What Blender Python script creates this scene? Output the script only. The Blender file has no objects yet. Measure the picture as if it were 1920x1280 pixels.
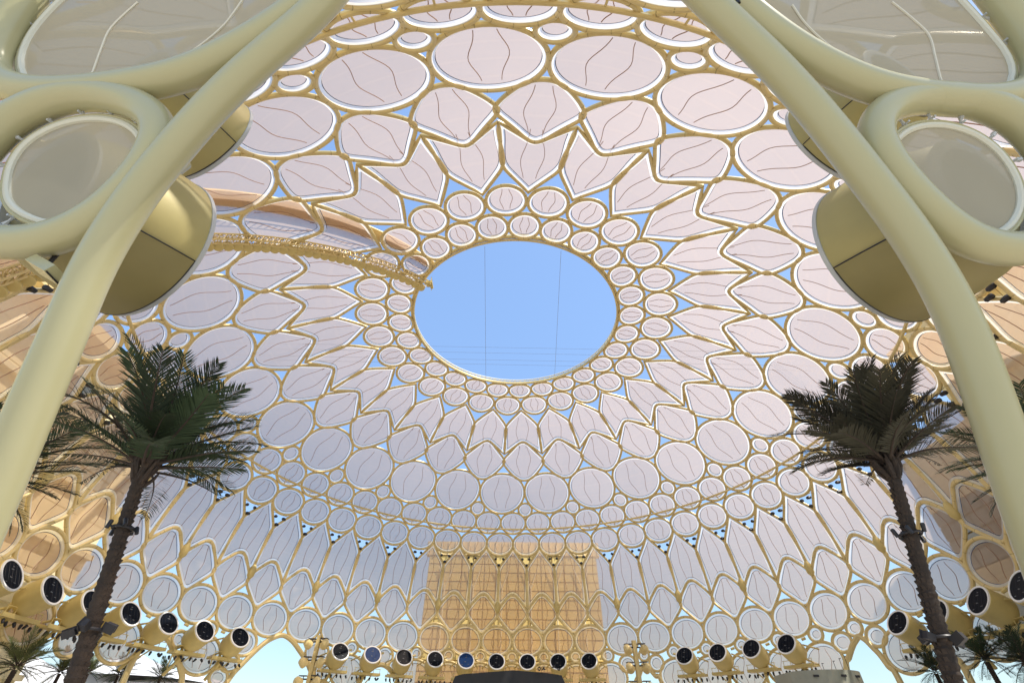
import bpy, math, random
import numpy as np
from mathutils import Vector, Matrix

random.seed(7)
S = bpy.context.scene
COL = S.collection
PI = math.pi
U = 28.3            # metres per dome unit
GZ = 1.7            # eye height

# ------------------------------------------------------------------ camera
cr = Vector((.99995529, .00083495, .00940834))
cu = Vector((-.00645721, -.66653121, .74544916))
cf = Vector((-.00689336, .74547666, .66649608))
FPX = 853.634
CAM = Vector((0, -66.0979, GZ))
cam_d = bpy.data.cameras.new('camera'); cam = bpy.data.objects.new('camera', cam_d); COL.objects.link(cam)
cam_d.sensor_width = 36; cam_d.lens = FPX/1920*36; cam_d.clip_start = .05; cam_d.clip_end = 6000
M3 = Matrix((cr, cu, -cf)).transposed()
cam.matrix_world = Matrix.Translation(CAM) @ M3.to_4x4()
S.camera = cam

# ------------------------------------------------------------------ light
SUN_DIR = Vector((.45, -.30, .84)).normalized()       # towards the sun
world = bpy.data.worlds.new('World'); S.world = world; world.use_nodes = True
nt = world.node_tree; nt.nodes.clear()
sky = nt.nodes.new('ShaderNodeTexSky'); sky.sky_type = 'NISHITA'; sky.sun_disc = False
sky.sun_elevation = math.asin(SUN_DIR.z)
sky.sun_rotation = math.atan2(SUN_DIR.x, SUN_DIR.y)
sky.air_density = 1.0; sky.dust_density = .7; sky.ozone_density = 1.0
bg = nt.nodes.new('ShaderNodeBackground'); bg.inputs[1].default_value = .15
wo = nt.nodes.new('ShaderNodeOutputWorld')
# soften the range between zenith and horizon evenly all round, as the phone camera's picture shows it
bw = nt.nodes.new('ShaderNodeRGBToBW'); pw = nt.nodes.new('ShaderNodeMath'); pw.operation = 'POWER'; pw.inputs[1].default_value = -.50
ml = nt.nodes.new('ShaderNodeMath'); ml.operation = 'MULTIPLY'; ml.inputs[1].default_value = 1.42
vm = nt.nodes.new('ShaderNodeVectorMath'); vm.operation = 'SCALE'
nt.links.new(sky.outputs[0], bw.inputs[0]); nt.links.new(bw.outputs[0], pw.inputs[0]); nt.links.new(pw.outputs[0], ml.inputs[0])
nt.links.new(sky.outputs[0], vm.inputs[0]); nt.links.new(ml.outputs[0], vm.inputs['Scale'])
vt = nt.nodes.new('ShaderNodeVectorMath'); vt.operation = 'MULTIPLY'; vt.inputs[1].default_value = (.93, .98, .99)
nt.links.new(vm.outputs[0], vt.inputs[0]); nt.links.new(vt.outputs[0], bg.inputs[0]); nt.links.new(bg.outputs[0], wo.inputs[0])
sl = bpy.data.lights.new('sun', 'SUN'); sl.energy = 2.9; sl.angle = math.radians(.5); sl.color = (1, .93, .82)
so = bpy.data.objects.new('sun', sl); COL.objects.link(so)
so.rotation_euler = SUN_DIR.to_track_quat('Z', 'Y').to_euler()
so.location = (80, -120, 160)
S.view_settings.view_transform = 'Standard'; S.view_settings.look = 'None'
S.view_settings.gamma = 1; S.view_settings.use_curve_mapping = False
S.view_settings.exposure = 1.02
S.render.engine = 'CYCLES'
S.cycles.max_bounces = 7; S.cycles.transparent_max_bounces = 24
S.cycles.diffuse_bounces = 4; S.cycles.glossy_bounces = 3; S.cycles.transmission_bounces = 4

# ------------------------------------------------------------------ materials
def mat(name, col, rough=.5, metal=0., vary=0., scale=1., bump=0., bscale=20., objvar=0., spec=.5, dirt=None):
    m = bpy.data.materials.new(name); m.use_nodes = True; t = m.node_tree; n = t.nodes; l = t.links
    b = n['Principled BSDF']
    b.inputs['Base Color'].default_value = (*col, 1); b.inputs['Roughness'].default_value = rough
    b.inputs['Metallic'].default_value = metal; b.inputs['Specular IOR Level'].default_value = spec
    tc = n.new('ShaderNodeTexCoord')
    last = None
    if vary or dirt:
        nz = n.new('ShaderNodeTexNoise'); nz.inputs['Scale'].default_value = scale; nz.inputs['Detail'].default_value = 6
        l.new(tc.outputs['Object'], nz.inputs['Vector'])
        mx = n.new('ShaderNodeMix'); mx.data_type = 'RGBA'
        d = dirt or tuple(c*(1-vary) for c in col)
        mx.inputs['A'].default_value = (*d, 1)
        mx.inputs['B'].default_value = (*[min(1, c*(1+vary*.5)) for c in col], 1)
        mr = n.new('ShaderNodeMapRange'); mr.inputs['From Min'].default_value = .3; mr.inputs['From Max'].default_value = .65
        l.new(nz.outputs['Fac'], mr.inputs['Value']); l.new(mr.outputs[0], mx.inputs['Factor'])
        last = mx.outputs['Result']
        rr = n.new('ShaderNodeMapRange'); rr.inputs['To Min'].default_value = rough*.8; rr.inputs['To Max'].default_value = min(1, rough*1.25)
        l.new(nz.outputs['Fac'], rr.inputs['Value']); l.new(rr.outputs[0], b.inputs['Roughness'])
    if objvar:
        oi = n.new('ShaderNodeObjectInfo'); hv = n.new('ShaderNodeHueSaturation')
        mr = n.new('ShaderNodeMapRange'); mr.inputs['To Min'].default_value = 1-objvar; mr.inputs['To Max'].default_value = 1+objvar
        l.new(oi.outputs['Random'], mr.inputs['Value']); l.new(mr.outputs[0], hv.inputs['Value'])
        if last: l.new(last, hv.inputs['Color'])
        else: hv.inputs['Color'].default_value = (*col, 1)
        last = hv.outputs[0]
    if last: l.new(last, b.inputs['Base Color'])
    if bump:
        nb = n.new('ShaderNodeTexNoise'); nb.inputs['Scale'].default_value = bscale; nb.inputs['Detail'].default_value = 5
        l.new(tc.outputs['Object'], nb.inputs['Vector'])
        bp = n.new('ShaderNodeBump'); bp.inputs['Strength'].default_value = bump; bp.inputs['Distance'].default_value = .05
        l.new(nb.outputs['Fac'], bp.inputs['Height']); l.new(bp.outputs[0], b.inputs['Normal'])
    return m

def fabric(name, col, see, trans=.62, tint=(1, 1, 1), var=.05, weave=True):
    """woven mesh: partly see-through, partly translucent, partly diffuse"""
    m = bpy.data.materials.new(name); m.use_nodes = True; t = m.node_tree; n = t.nodes; l = t.links
    n.clear(); out = n.new('ShaderNodeOutputMaterial')
    df = n.new('ShaderNodeBsdfDiffuse'); tr = n.new('ShaderNodeBsdfTranslucent'); tp = n.new('ShaderNodeBsdfTransparent')
    tp.inputs[0].default_value = (*tint, 1)
    geo = n.new('ShaderNodeNewGeometry'); nz = n.new('ShaderNodeTexNoise'); nz.inputs['Scale'].default_value = .16; nz.inputs['Detail'].default_value = 5
    l.new(geo.outputs['Position'], nz.inputs['Vector'])
    oi = n.new('ShaderNodeObjectInfo')
    ad = n.new('ShaderNodeMath'); ad.operation = 'ADD'; l.new(nz.outputs['Fac'], ad.inputs[0]); l.new(oi.outputs['Random'], ad.inputs[1])
    mr = n.new('ShaderNodeMapRange'); mr.inputs['From Min'].default_value = .3; mr.inputs['From Max'].default_value = 1.7
    mr.inputs['To Min'].default_value = 1-var; mr.inputs['To Max'].default_value = 1+var
    l.new(ad.outputs[0], mr.inputs['Value'])
    hv = n.new('ShaderNodeHueSaturation'); hv.inputs['Color'].default_value = (*col, 1); l.new(mr.outputs[0], hv.inputs['Value'])
    l.new(hv.outputs[0], df.inputs[0]); l.new(hv.outputs[0], tr.inputs[0])
    m1 = n.new('ShaderNodeMixShader'); m1.inputs[0].default_value = trans; l.new(df.outputs[0], m1.inputs[1]); l.new(tr.outputs[0], m1.inputs[2])
    m2 = n.new('ShaderNodeMixShader'); l.new(m1.outputs[0], m2.inputs[1]); l.new(tp.outputs[0], m2.inputs[2])
    m2.inputs[0].default_value = see
    if weave:                                            # faint welded strips across the cloth
        wv = n.new('ShaderNodeTexWave'); wv.wave_type = 'BANDS'; wv.bands_direction = 'Z'
        wv.inputs['Scale'].default_value = .16; wv.inputs['Distortion'].default_value = .3
        l.new(geo.outputs['Position'], wv.inputs['Vector'])
        r2 = n.new('ShaderNodeMapRange'); r2.inputs['From Min'].default_value = 0; r2.inputs['From Max'].default_value = .08
        r2.inputs['To Min'].default_value = see*.93; r2.inputs['To Max'].default_value = see
        l.new(wv.outputs['Fac'], r2.inputs['Value']); l.new(r2.outputs[0], m2.inputs[0])
    l.new(m2.outputs[0], out.inputs[0])
    return m

GOLD = mat('champagne_gold_paint', (.70, .56, .26), .36, .15, .10, .35)
NEARG = mat('shaded_champagne_paint', (.43, .41, .24), .27, .04)  # same champagne paint as the dome tubes, entrance shade put into the colour
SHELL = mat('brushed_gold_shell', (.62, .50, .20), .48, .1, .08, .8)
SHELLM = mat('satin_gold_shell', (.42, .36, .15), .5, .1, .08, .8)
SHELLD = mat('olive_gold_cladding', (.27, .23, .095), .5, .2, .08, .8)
WHITE = mat('white_edge_profile', (.80, .81, .80), .45)
EDGE = fabric('clear_white_edge_film', (.95, .93, .90), .32, .60, var=.02, weave=False)
RIMP = mat('pale_rim_paint', (.62, .62, .52), .4)
COLLAR = mat('dull_collar_metal', (.42, .33, .15), .5, .2)
GASKET = mat('dark_gasket', (.045, .06, .13), .6)
SEAM = mat('brown_seam_tape', (.34, .20, .14), .7)
PSEAM = mat('pale_seam_tape', (.66, .63, .52), .6)
CLOTH = fabric('ptfe_mesh_cloth', (.62, .475, .365), .35, .64, tint=(1, .895, .84), var=.08)
NCLOTH = fabric('shaded_mesh_cloth', (.44, .41, .32), .09, .22, var=.03)  # screen cloth near the entrance, its shade mixed in as a dim grey
GLASS = mat('black_projector_glass', (.005, .007, .012), .35, 0, spec=.05)
BGLASS = mat('blue_projector_glass', (.015, .05, .16), .35, 0, spec=.05)
GREYM = mat('grey_ring_metal', (.50, .53, .55), .4, .2)
DARKM = mat('dark_fixture_metal', (.03, .03, .035), .45, .3)
FITG = mat('dull_grey_fitting', (.10, .11, .12), .5)
LENS = mat('fixture_lens', (.25, .28, .32), .12, 0)
CABLE = mat('steel_cable', (.22, .23, .26), .5, .5)
STONE = mat('sandstone_cladding', (.80, .61, .22), .8, 0, .06, .15, bump=.1, bscale=2, objvar=.07)
STONE2 = mat('pale_sandstone_cladding', (.88, .78, .50), .8, 0, .06, .4, bump=.1, bscale=2, objvar=.06)
STONE3 = mat('honey_sandstone_cladding', (.88, .73, .36), .8, 0, .06, .15, objvar=.08)
JOINT = mat('recessed_joint_render', (.46, .34, .16), .9)
BWIN = mat('office_window_glass', (.34, .35, .30), .3, 0, objvar=.25)
SOFFIT = mat('timber_orange_soffit', (.88, .66, .30), .6, 0, .12, .4)
TENT = mat('white_tent_membrane', (.78, .76, .72), .6, 0, .05, .4)
STAGE = mat('black_stage_roof', (.012, .012, .014), .5)
KIOSK = mat('grey_green_roof_panel', (.30, .31, .25), .6, 0, .1, .8)
TRUNK = mat('palm_bark', (.040, .027, .019), .95, 0, .45, 3, bump=.6, bscale=14, dirt=(.022, .015, .011))
BOOT = mat('palm_boot_bark', (.050, .034, .024), .95, 0, .4, 5, bump=.5, bscale=25, dirt=(.025, .017, .012))
def leafmat(name, col):
    m = bpy.data.materials.new(name); m.use_nodes = True; t = m.node_tree; n = t.nodes; l = t.links
    n.clear(); out = n.new('ShaderNodeOutputMaterial')
    oi = n.new('ShaderNodeObjectInfo'); mr = n.new('ShaderNodeMapRange'); mr.inputs['To Min'].default_value = .6; mr.inputs['To Max'].default_value = 1.4
    l.new(oi.outputs['Random'], mr.inputs['Value'])
    tc = n.new('ShaderNodeTexCoord'); nz = n.new('ShaderNodeTexNoise'); nz.inputs['Scale'].default_value = 4
    l.new(tc.outputs['Object'], nz.inputs['Vector'])
    mu = n.new('ShaderNodeMath'); mu.operation = 'MULTIPLY'; l.new(mr.outputs[0], mu.inputs[0])
    m5 = n.new('ShaderNodeMapRange'); m5.inputs['To Min'].default_value = .6; m5.inputs['To Max'].default_value = 1.4
    l.new(nz.outputs['Fac'], m5.inputs['Value']); l.new(m5.outputs[0], mu.inputs[1])
    hv = n.new('ShaderNodeHueSaturation'); hv.inputs['Color'].default_value = (*col, 1); l.new(mu.outputs[0], hv.inputs['Value'])
    df = n.new('ShaderNodeBsdfPrincipled'); df.inputs['Roughness'].default_value = .55; df.inputs['Specular IOR Level'].default_value = .3
    tr = n.new('ShaderNodeBsdfTranslucent'); l.new(hv.outputs[0], df.inputs['Base Color']); l.new(hv.outputs[0], tr.inputs[0])
    m1 = n.new('ShaderNodeMixShader'); m1.inputs[0].default_value = .22; l.new(df.outputs[0], m1.inputs[1]); l.new(tr.outputs[0], m1.inputs[2])
    l.new(m1.outputs[0], out.inputs[0]); return m
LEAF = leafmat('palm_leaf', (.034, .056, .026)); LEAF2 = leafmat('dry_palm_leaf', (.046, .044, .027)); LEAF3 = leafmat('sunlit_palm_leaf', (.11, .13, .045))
PAVE = mat('pale_paving', (.50, .46, .40), .8, 0, .12, .15)

# ------------------------------------------------------------------ helpers
class MB:
    def __init__(s): s.v = []; s.f = []; s.m = []; s.mi = 0
    def add(s, vs, fs):
        o = len(s.v); s.v += [tuple(v) for v in vs]; s.f += [tuple(i+o for i in f) for f in fs]; s.m += [s.mi]*len(fs)
    def box(s, c, h, R=None):
        c = Vector(c); vs = []
        for x in (-1, 1):
            for y in (-1, 1):
                for z in (-1, 1):
                    p = Vector((x*h[0], y*h[1], z*h[2])); vs.append(c+(R @ p if R else p))
        s.add(vs, [(0, 1, 3, 2), (4, 6, 7, 5), (0, 4, 5, 1), (2, 3, 7, 6), (0, 2, 6, 4), (1, 5, 7, 3)])
    def tube(s, pts, r, n=8, closed=False, cap=True):
        P = [Vector(p) for p in pts]; N = len(P)
        rr = r if isinstance(r, (list, tuple)) else [r]*N
        T = []
        for i in range(N):
            a = P[(i-1) % N] if (closed or i > 0) else P[i]; b = P[(i+1) % N] if (closed or i < N-1) else P[i]
            t = (b-a); T.append(t.normalized() if t.length > 1e-9 else Vector((0, 0, 1)))
        ref = Vector((0, 0, 1)) if abs(T[0].z) < .9 else Vector((1, 0, 0))
        nrm = T[0].cross(ref).normalized(); frames = []
        for i in range(N):
            nrm = (nrm-T[i]*nrm.dot(T[i])).normalized(); frames.append((nrm.copy(), T[i].cross(nrm)))
        if closed:                                       # spread the closing twist
            n0 = frames[0][0]; last = (nrm-T[0]*nrm.dot(T[0])).normalized(); ang = math.atan2(T[0].dot(last.cross(n0)), last.dot(n0))
            fr2 = []
            for i, (a, b) in enumerate(frames):
                q = ang*i/N; fr2.append((a*math.cos(q)+b*math.sin(q), b*math.cos(q)-a*math.sin(q)))
            frames = fr2
        vs = []
        for i in range(N):
            a, b = frames[i]
            for j in range(n):
                q = 2*PI*j/n; vs.append(P[i]+(a*math.cos(q)+b*math.sin(q))*rr[i])
        fs = []
        for i in range(N if closed else N-1):
            i2 = (i+1) % N
            for j in range(n):
                j2 = (j+1) % n; fs.append((i*n+j, i*n+j2, i2*n+j2, i2*n+j))
        if not closed and cap:
            fs.append(tuple(range(n-1, -1, -1))); fs.append(tuple((N-1)*n+j for j in range(n)))
        s.add(vs, fs)
    def lathe(s, prof, R=None, c=(0, 0, 0), n=28):
        """prof (radius, height) turned about local z"""
        c = Vector(c); vs = []; fs = []
        for r, z in prof:
            for j in range(n):
                q = 2*PI*j/n; p = Vector((r*math.cos(q), r*math.sin(q), z)); vs.append(c+(R @ p if R else p))
        for i in range(len(prof)-1):
            for j in range(n):
                j2 = (j+1) % n; fs.append((i*n+j, i*n+j2, (i+1)*n+j2, (i+1)*n+j))
        s.add(vs, fs)
    def mesh(s, name, mats, smooth=True):
        me = bpy.data.meshes.new(name); me.from_pydata(s.v, [], s.f); me.update()
        for m in (mats if isinstance(mats, (list, tuple)) else [mats]): me.materials.append(m)
        me.polygons.foreach_set('material_index', s.m)
        if smooth:
            me.polygons.foreach_set('use_smooth', [True]*len(me.polygons))
            try: me.set_sharp_from_angle(angle=math.radians(40))
            except Exception: pass
        return me
def ob(name, me, parent=None, rz=None, loc=None):
    o = bpy.data.objects.new(name, me); COL.objects.link(o)
    if parent: o.parent = parent
    if rz is not None: o.rotation_euler = (0, 0, rz)
    if loc is not None: o.location = loc
    return o
def tag(o, label, cat, group=None):
    o['label'] = label; o['category'] = cat
    if group: o['group'] = group
    return o
def empty(name, loc=(0, 0, 0), label=None, cat=None, group=None):
    o = bpy.data.objects.new(name, None); COL.objects.link(o); o.location = loc
    if label: tag(o, label, cat, group)
    return o
def at(px, py, dep): return CAM+(cf+cr*((px-960)/FPX)-cu*((py-640)/FPX))*(dep*U)
def ray(px, py): return cf+cr*((px-960)/FPX)-cu*((py-640)/FPX)
def smooth_path(P, k=6, closed=False):
    P = [Vector(p) for p in P]; N = len(P); out = []
    for i in range(N if closed else N-1):
        g = lambda j: P[j % N] if closed else P[max(0, min(N-1, j))]
        a, b, c, d = g(i-1), g(i), g(i+1), g(i+2)
        for q in range(k):
            t = q/k; out.append(.5*((2*b)+(c-a)*t+(2*a-5*b+4*c-d)*t*t+(3*b-a-3*c+d)*t**3))
    if not closed: out.append(P[-1])
    return out
ORD = ['first', 'second', 'third', 'fourth', 'fifth', 'sixth', 'seventh', 'eighth', 'ninth', 'tenth', 'eleventh', 'twelfth', 'thirteenth', 'fourteenth', 'fifteenth', 'sixteenth', 'seventeenth', 'eighteenth']

# ------------------------------------------------------------------ dome surface
PR = [0.0031078562837845514, -0.018357023411718618, 0.03847623754463434, -0.08629767040240043, -0.02162229274447669, 0.9925575004967863, 0.8203826447437755]
PZ = [-0.006259597125758524, 0.05590876633689599, -0.17972351748470635, 0.2910768395484598, -0.4798369612673451, -0.07048175316614334, 2.2575149994250876]
N27 = 27; PHI0 = .054277
def rz(s): return float(np.polyval(PR, s)), float(np.polyval(PZ, s))
def surf(th, s, off=0.):
    r, z = rz(s); r2, z2 = rz(s+.01); tr, tz = r2-r, z2-z; q = math.hypot(tr, tz); nr, nz = -tz/q, tr/q
    r += nr*off; z += nz*off
    return Vector((r*math.sin(th), r*math.cos(th), z))*U+Vector((0, 0, GZ))
def kang(k): return PHI0+2*PI*k/N27

# ground and sky-level setting
b = MB(); n = 48
b.v = [(0, 0, 0)]+[(3000*math.cos(2*PI*i/n), 3000*math.sin(2*PI*i/n), 0) for i in range(n)]
b.f = [(0, 1+i, 1+(i+1) % n) for i in range(n)]; b.m = [0]*n
g = ob('ground', b.mesh('ground', PAVE, False)); g['kind'] = 'structure'

dome = empty('trellis_dome', (0, 0, 0), 'vast gold trellis dome of round and petal shaped white cloth screens around an open oculus', 'dome')

# ---- outlines in (hoop distance, s) round the cell centre
def offs(poly, d):
    """inward offset of a counter-clockwise or clockwise closed polygon, mitred"""
    P = [Vector(p) for p in poly]; N = len(P)
    A = sum(P[i].x*P[(i+1) % N].y-P[(i+1) % N].x*P[i].y for i in range(N)); sg = 1 if A > 0 else -1
    out = []
    for i in range(N):
        a = (P[i]-P[i-1]).normalized(); c = (P[(i+1) % N]-P[i]).normalized()
        na = Vector((-a.y, a.x))*sg; nc = Vector((-c.y, c.x))*sg
        m = na+nc; L = m.length
        m = m/L if L > 1e-6 else na
        out.append(P[i]+m*(d/max(.38, m.dot(na))))
    return out
def chaikin(poly, sharp, it=3):
    P = [(Vector(p), s) for p, s in zip(poly, sharp)]
    for _ in range(it):
        Q = []; N = len(P)
        for i in range(N):
            p, s = P[i]
            if s: Q.append((p, True)); continue
            Q.append((p*.75+P[i-1][0]*.25, False)); Q.append((p*.75+P[(i+1) % N][0]*.25, False))
        P = Q
    return [p for p, s in P]
def outline_ellipse(a, b, n):
    return lambda d: [Vector(((a-d)*math.cos(2*PI*i/n), (b-d)*math.sin(2*PI*i/n))) for i in range(n)]
def outline_poly(half, s0):
    """half: list of (dk, s, sharp) down the right side from top; mirrored"""
    pts = [(dk, s, sh) for dk, s, sh in half]
    mir = [(-dk, s, sh) for dk, s, sh in reversed(pts) if abs(dk) > 1e-6]
    full = pts+mir
    poly = [Vector((dk*2*PI/N27*rz(s)[0], s-s0)) for dk, s, sh in full]; sharp = [sh for *_, sh in full]
    return lambda d: chaikin(offs(poly, d), sharp)

TR = .0096; FW = .0108; GW = .0032
def L2W(p, s0, off=0.):
    s = s0+p.y; r, _ = rz(s); return surf(p.x/r, s, off)
def cell_meshes(nm, outl, s0, tr=TR, seams=True, seg=8):
    full = outl(-.0098); w0 = outl(-.001); w1 = outl(FW); w2 = outl(FW+GW)
    t = MB(); t.tube([L2W(p, s0) for p in full], tr*U, seg, True)
    if seg == 8 and len(full) > 30:                       # clamp collars at even steps round the ring
        Pt = [L2W(p, s0) for p in full]; per = sum((Pt[i]-Pt[i-1]).length for i in range(len(Pt))); step = max(1, int(len(Pt)/max(8, per/3.2)))
        t.mi = 1
        for i in range(0, len(Pt), step):
            a_, b_ = Pt[i], Pt[(i+1) % len(Pt)]; d_ = (b_-a_).normalized()*.045; t.tube([a_-d_, a_+d_], tr*U*1.035, 8, cap=False)
        t.mi = 0
    tube = t.mesh(nm+'_tube', [GOLD, COLLAR])
    f = MB(); N = len(w0)
    A = [L2W(p, s0, -.001) for p in w0]; B = [L2W(p, s0, .001) for p in w1]; Cc = [L2W(p, s0, .004) for p in w0]; D = [L2W(p, s0, .0095) for p in w1]
    E = [L2W(p, s0, .0095) for p in w2]
    f.add(A+B+Cc+D+E, []); o = 0
    for i in range(N):
        j = (i+1) % N
        f.f += [(i, j, N+j, N+i), (N+i, N+j, 3*N+j, 3*N+i), (i, 2*N+i, 2*N+j, j)]; f.m += [0]*3
        f.f += [(3*N+i, 3*N+j, 4*N+j, 4*N+i)]; f.m += [1]
    frame = f.mesh(nm+'_frame', [EDGE, GASKET], True)
    p = MB(); c = Vector((0, 0))
    for q in w2: c += q/N
    vs = [L2W(c, s0, .0095)]; levels = (.3, .6, .85, 1.)
    for t_ in levels: vs += [L2W(c+(q-c)*t_, s0, .0095) for q in w2]
    fs = [(0, 1+i, 1+(i+1) % N) for i in range(N)]
    for a in range(len(levels)-1):
        o = 1+a*N
        fs += [(o+i, o+N+i, o+N+(i+1) % N, o+(i+1) % N) for i in range(N)]
    p.add(vs, fs); cloth = p.mesh(nm+'_screen', CLOTH)
    sm = []
    if seams:
        ys = [q.y for q in w2]; y0, y1 = min(ys), max(ys)
        def halfw(y):                                     # extents of outline at height y
            xs = []
            for i in range(N):
                a, b_ = w2[i], w2[(i+1) % N]
                if (a.y-y)*(b_.y-y) <= 0 and abs(a.y-b_.y) > 1e-9: xs.append(a.x+(b_.x-a.x)*(y-a.y)/(b_.y-a.y))
            return (min(xs), max(xs)) if len(xs) > 1 else (0, 0)
        wm = max(abs(q.x) for q in w2)
        for sg in (-1, 1):
            pts = []
            for i in range(15):
                t_ = i/14; y = y0+(y1-y0)*(.002+.996*t_)
                u_ = t_ if sg < 0 else 1-t_
                bumpx = math.exp(-((u_-.55)/.26)**2)
                x = sg*wm*(.19+.21*bumpx)
                lo, hi = halfw(y)
                if lo < x < hi: pts.append(L2W(Vector((x, y)), s0, .0080))
            m_ = MB()
            if len(pts) > 2: m_.tube(pts, .0018*U, 3, False, False); sm.append(m_.mesh(nm+'_seam', SEAM))
    return cloth, frame, tube, sm
def place(kind, ms, k, tube=True):
    cloth, frame, tb, sm = ms; a = -kang(k)
    c = ob(kind+'_screen', cloth, dome, a)
    fr = ob('frame', frame, c)
    for s_ in sm: ob('seam', s_, c)
    if tube: ob(kind+'_tube', tb, dome, a)
def ring_ell(kind, s0, a, b_, ks, seams=True, n=40, tr=TR):
    ms = cell_meshes(kind, outline_ellipse(a, b_, n), s0, tr, seams)
    for k in ks: place(kind, ms, k)

ALL = range(27)
HALF = [i+.5 for i in ALL]; QTR = [i*.5+.25 for i in range(54)]; FIF = [i*.5 for i in range(54)]
ring_ell('small_round', -.004, .083, .078, ALL, n=32)
ring_ell('round', .180, .101, .096, HALF, n=36)
ring_ell('large_round', 1.115, .199, .185, HALF, n=52)
ring_ell('tiny_round', 1.273, .054, .0535, ALL, seams=False, n=24)
ring_ell('upper_disc', 1.396, .107, .0875, QTR, n=36)
ring_ell('lower_disc', 1.586, .115, .089, FIF, n=36)
pet = outline_poly([(0, .252, True), (.27, .335, False), (.49, .425, False), (.485, .52, False), (.462, .60, False), (.462, .695, True), (.22, .620, False), (.06, .578, False)], .5)
ms = cell_meshes('petal', pet, .5)
for k in ALL: place('petal', ms, k)
hx = outline_poly([(.075, .601, False), (.30, .694, False), (.485, .775, False), (.50, .812, False), (.36, .885, False), (.13, .978, False)], .8)
ms = cell_meshes('hexagonal', hx, .8)
for k in ALL: place('hexagonal', ms, k)
lp = outline_poly([(0, 1.640, True), (.13, 1.722, False), (.235, 1.79, False), (.243, 1.85, False), (.235, 1.93, False), (.225, 2.085, True), (.125, 2.034, False), (.05, 1.990, False)], 1.87)
ms = cell_meshes('long_petal', lp, 1.87)
for k in QTR: place('long_petal', ms, k)
lf = outline_poly([(.05, 2.014, False), (.13, 2.060, False), (.240, 2.135, False), (.240, 2.170, False), (.11, 2.240, False), (.0, 2.300, False)], 2.15)
ms = cell_meshes('leaf_shaped', lf, 2.15)
for k in QTR:
    if not 10.8 < k < 15.8: place('leaf_shaped', ms, k)
ms = cell_meshes('wall_disc', outline_ellipse(.123, .101, 40), 2.353)
for k in FIF:
    if not 10.3 < k < 16.3: place('wall_disc', ms, k)
ms = cell_meshes('wall_tiny', outline_ellipse(.038, .034, 22), 2.463, seams=False)
for k in (24.26, 25.25, 25.75, 26.25, 26.75, .25, .75, 1.25, 2.25, 2.73, 3.23, 3.74, 4.24, 8.75, 9.25, 18.25, 18.75, 19.75, 7.25, 7.75): place('wall_tiny', ms, k)
ms = cell_meshes('wall_low', outline_ellipse(.120, .099, 40), 2.616)
for k in (21.25, 22.24, 24.25, 25.25, 25.75, 26.25, 26.75, .25, .75, 1.27, 2.25, 2.75, 3.25, 3.75, 4.24, 5.22, 6.20, 7.25, 7.75, 8.25, 20.24, 19.24, 18.75, 18.25): place('wall_low', ms, k)
for k, s0, a, b_ in [(21.92, 2.556, .035, .034), (22.25, 2.475, .041, .034), (22.74, 2.516, .080, .068), (22.63, 2.639, .055, .040), (22.54, 2.723, .050, .040),
                     (23.77, 2.517, .078, .066), (23.90, 2.630, .048, .047), (24.77, 2.496, .056, .053), (24.93, 2.562, .034, .034),
                     (1.54, 2.524, .056, .048), (1.80, 2.475, .030, .028), (1.97, 2.530, .046, .045), (4.53, 2.528, .053, .043), (4.73, 2.466, .042, .035),
                     (4.95, 2.527, .051, .043), (5.80, 2.655, .067, .064), (20.74, 2.655, .067, .064), (23.95, 2.75, .05, .05), (4.42, 2.74, .05, .04)]:
    place('portal_side', cell_meshes('portal_side', outline_ellipse(a, b_, 24), s0, seams=False), k)
# second low row that closes the wall down to the plaza between the portals
ms = cell_meshes('wall_foot', outline_ellipse(.118, .10, 36), 2.84)
for k in (24.0, 25.5, 26, 26.5, 0, .5, 1, 2.5, 3, 3.5, 4.0, 7.5, 8, 18.5, 19, 19.6): place('wall_foot', ms, k)
# portal edge tubes
def edge(pts, nm='portal_arch', r=.0165):
    m = MB(); P = smooth_path([surf(kang(k), s, 0) for k, s in pts], 5); m.tube(P, r*U, 8); ob(nm, m.mesh(nm, GOLD), dome)
edge([(21.40, 3.08), (21.45, 2.80), (21.50, 2.66), (21.58, 2.60), (21.70, 2.565), (21.79, 2.566), (21.87, 2.60), (21.96, 2.645), (22.05, 2.70), (22.12, 2.78), (22.2, 3.08)])
edge([(22.40, 3.08), (22.66, 2.747), (22.80, 2.635), (22.99, 2.514), (23.12, 2.462), (23.24, 2.440), (23.38, 2.464), (23.51, 2.514), (23.63, 2.570), (23.71, 2.617), (23.79, 2.705), (23.85, 3.08)])
edge([(24.38, 3.08), (24.44, 2.685), (24.52, 2.627), (24.63, 2.577), (24.74, 2.557), (24.85, 2.576), (24.95, 2.627), (25.01, 2.670), (25.1, 3.08)])
edge([(1.50, 3.08), (1.60, 2.70), (1.70, 2.60), (1.76, 2.545), (1.82, 2.543), (1.87, 2.575), (1.93, 2.614), (2.01, 2.660), (2.15, 3.08)])
edge([(4.45, 3.08), (4.48, 2.671), (4.55, 2.609), (4.64, 2.554), (4.71, 2.525), (4.75, 2.514), (4.81, 2.537), (4.87, 2.583), (4.92, 2.622), (4.97, 2.680), (5.03, 2.736), (5.15, 3.08)])
edge([(5.55, 3.08), (5.58, 2.74), (5.66, 2.69), (5.75, 2.74), (5.80, 3.08)])
# cast knots on every second long rib
kn = MB(); P = [surf(0, s, -.006) for s in (2.052, 2.075, 2.10, 2.125, 2.145)]; kn.tube(P, [.010*U, .023*U, .026*U, .024*U, .010*U], 10)
knot = kn.mesh('rib_knot', SHELL)
for k in HALF:
    if not 10.8 < k < 15.8: ob('rib_knot', knot, dome, -kang(k))
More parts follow.
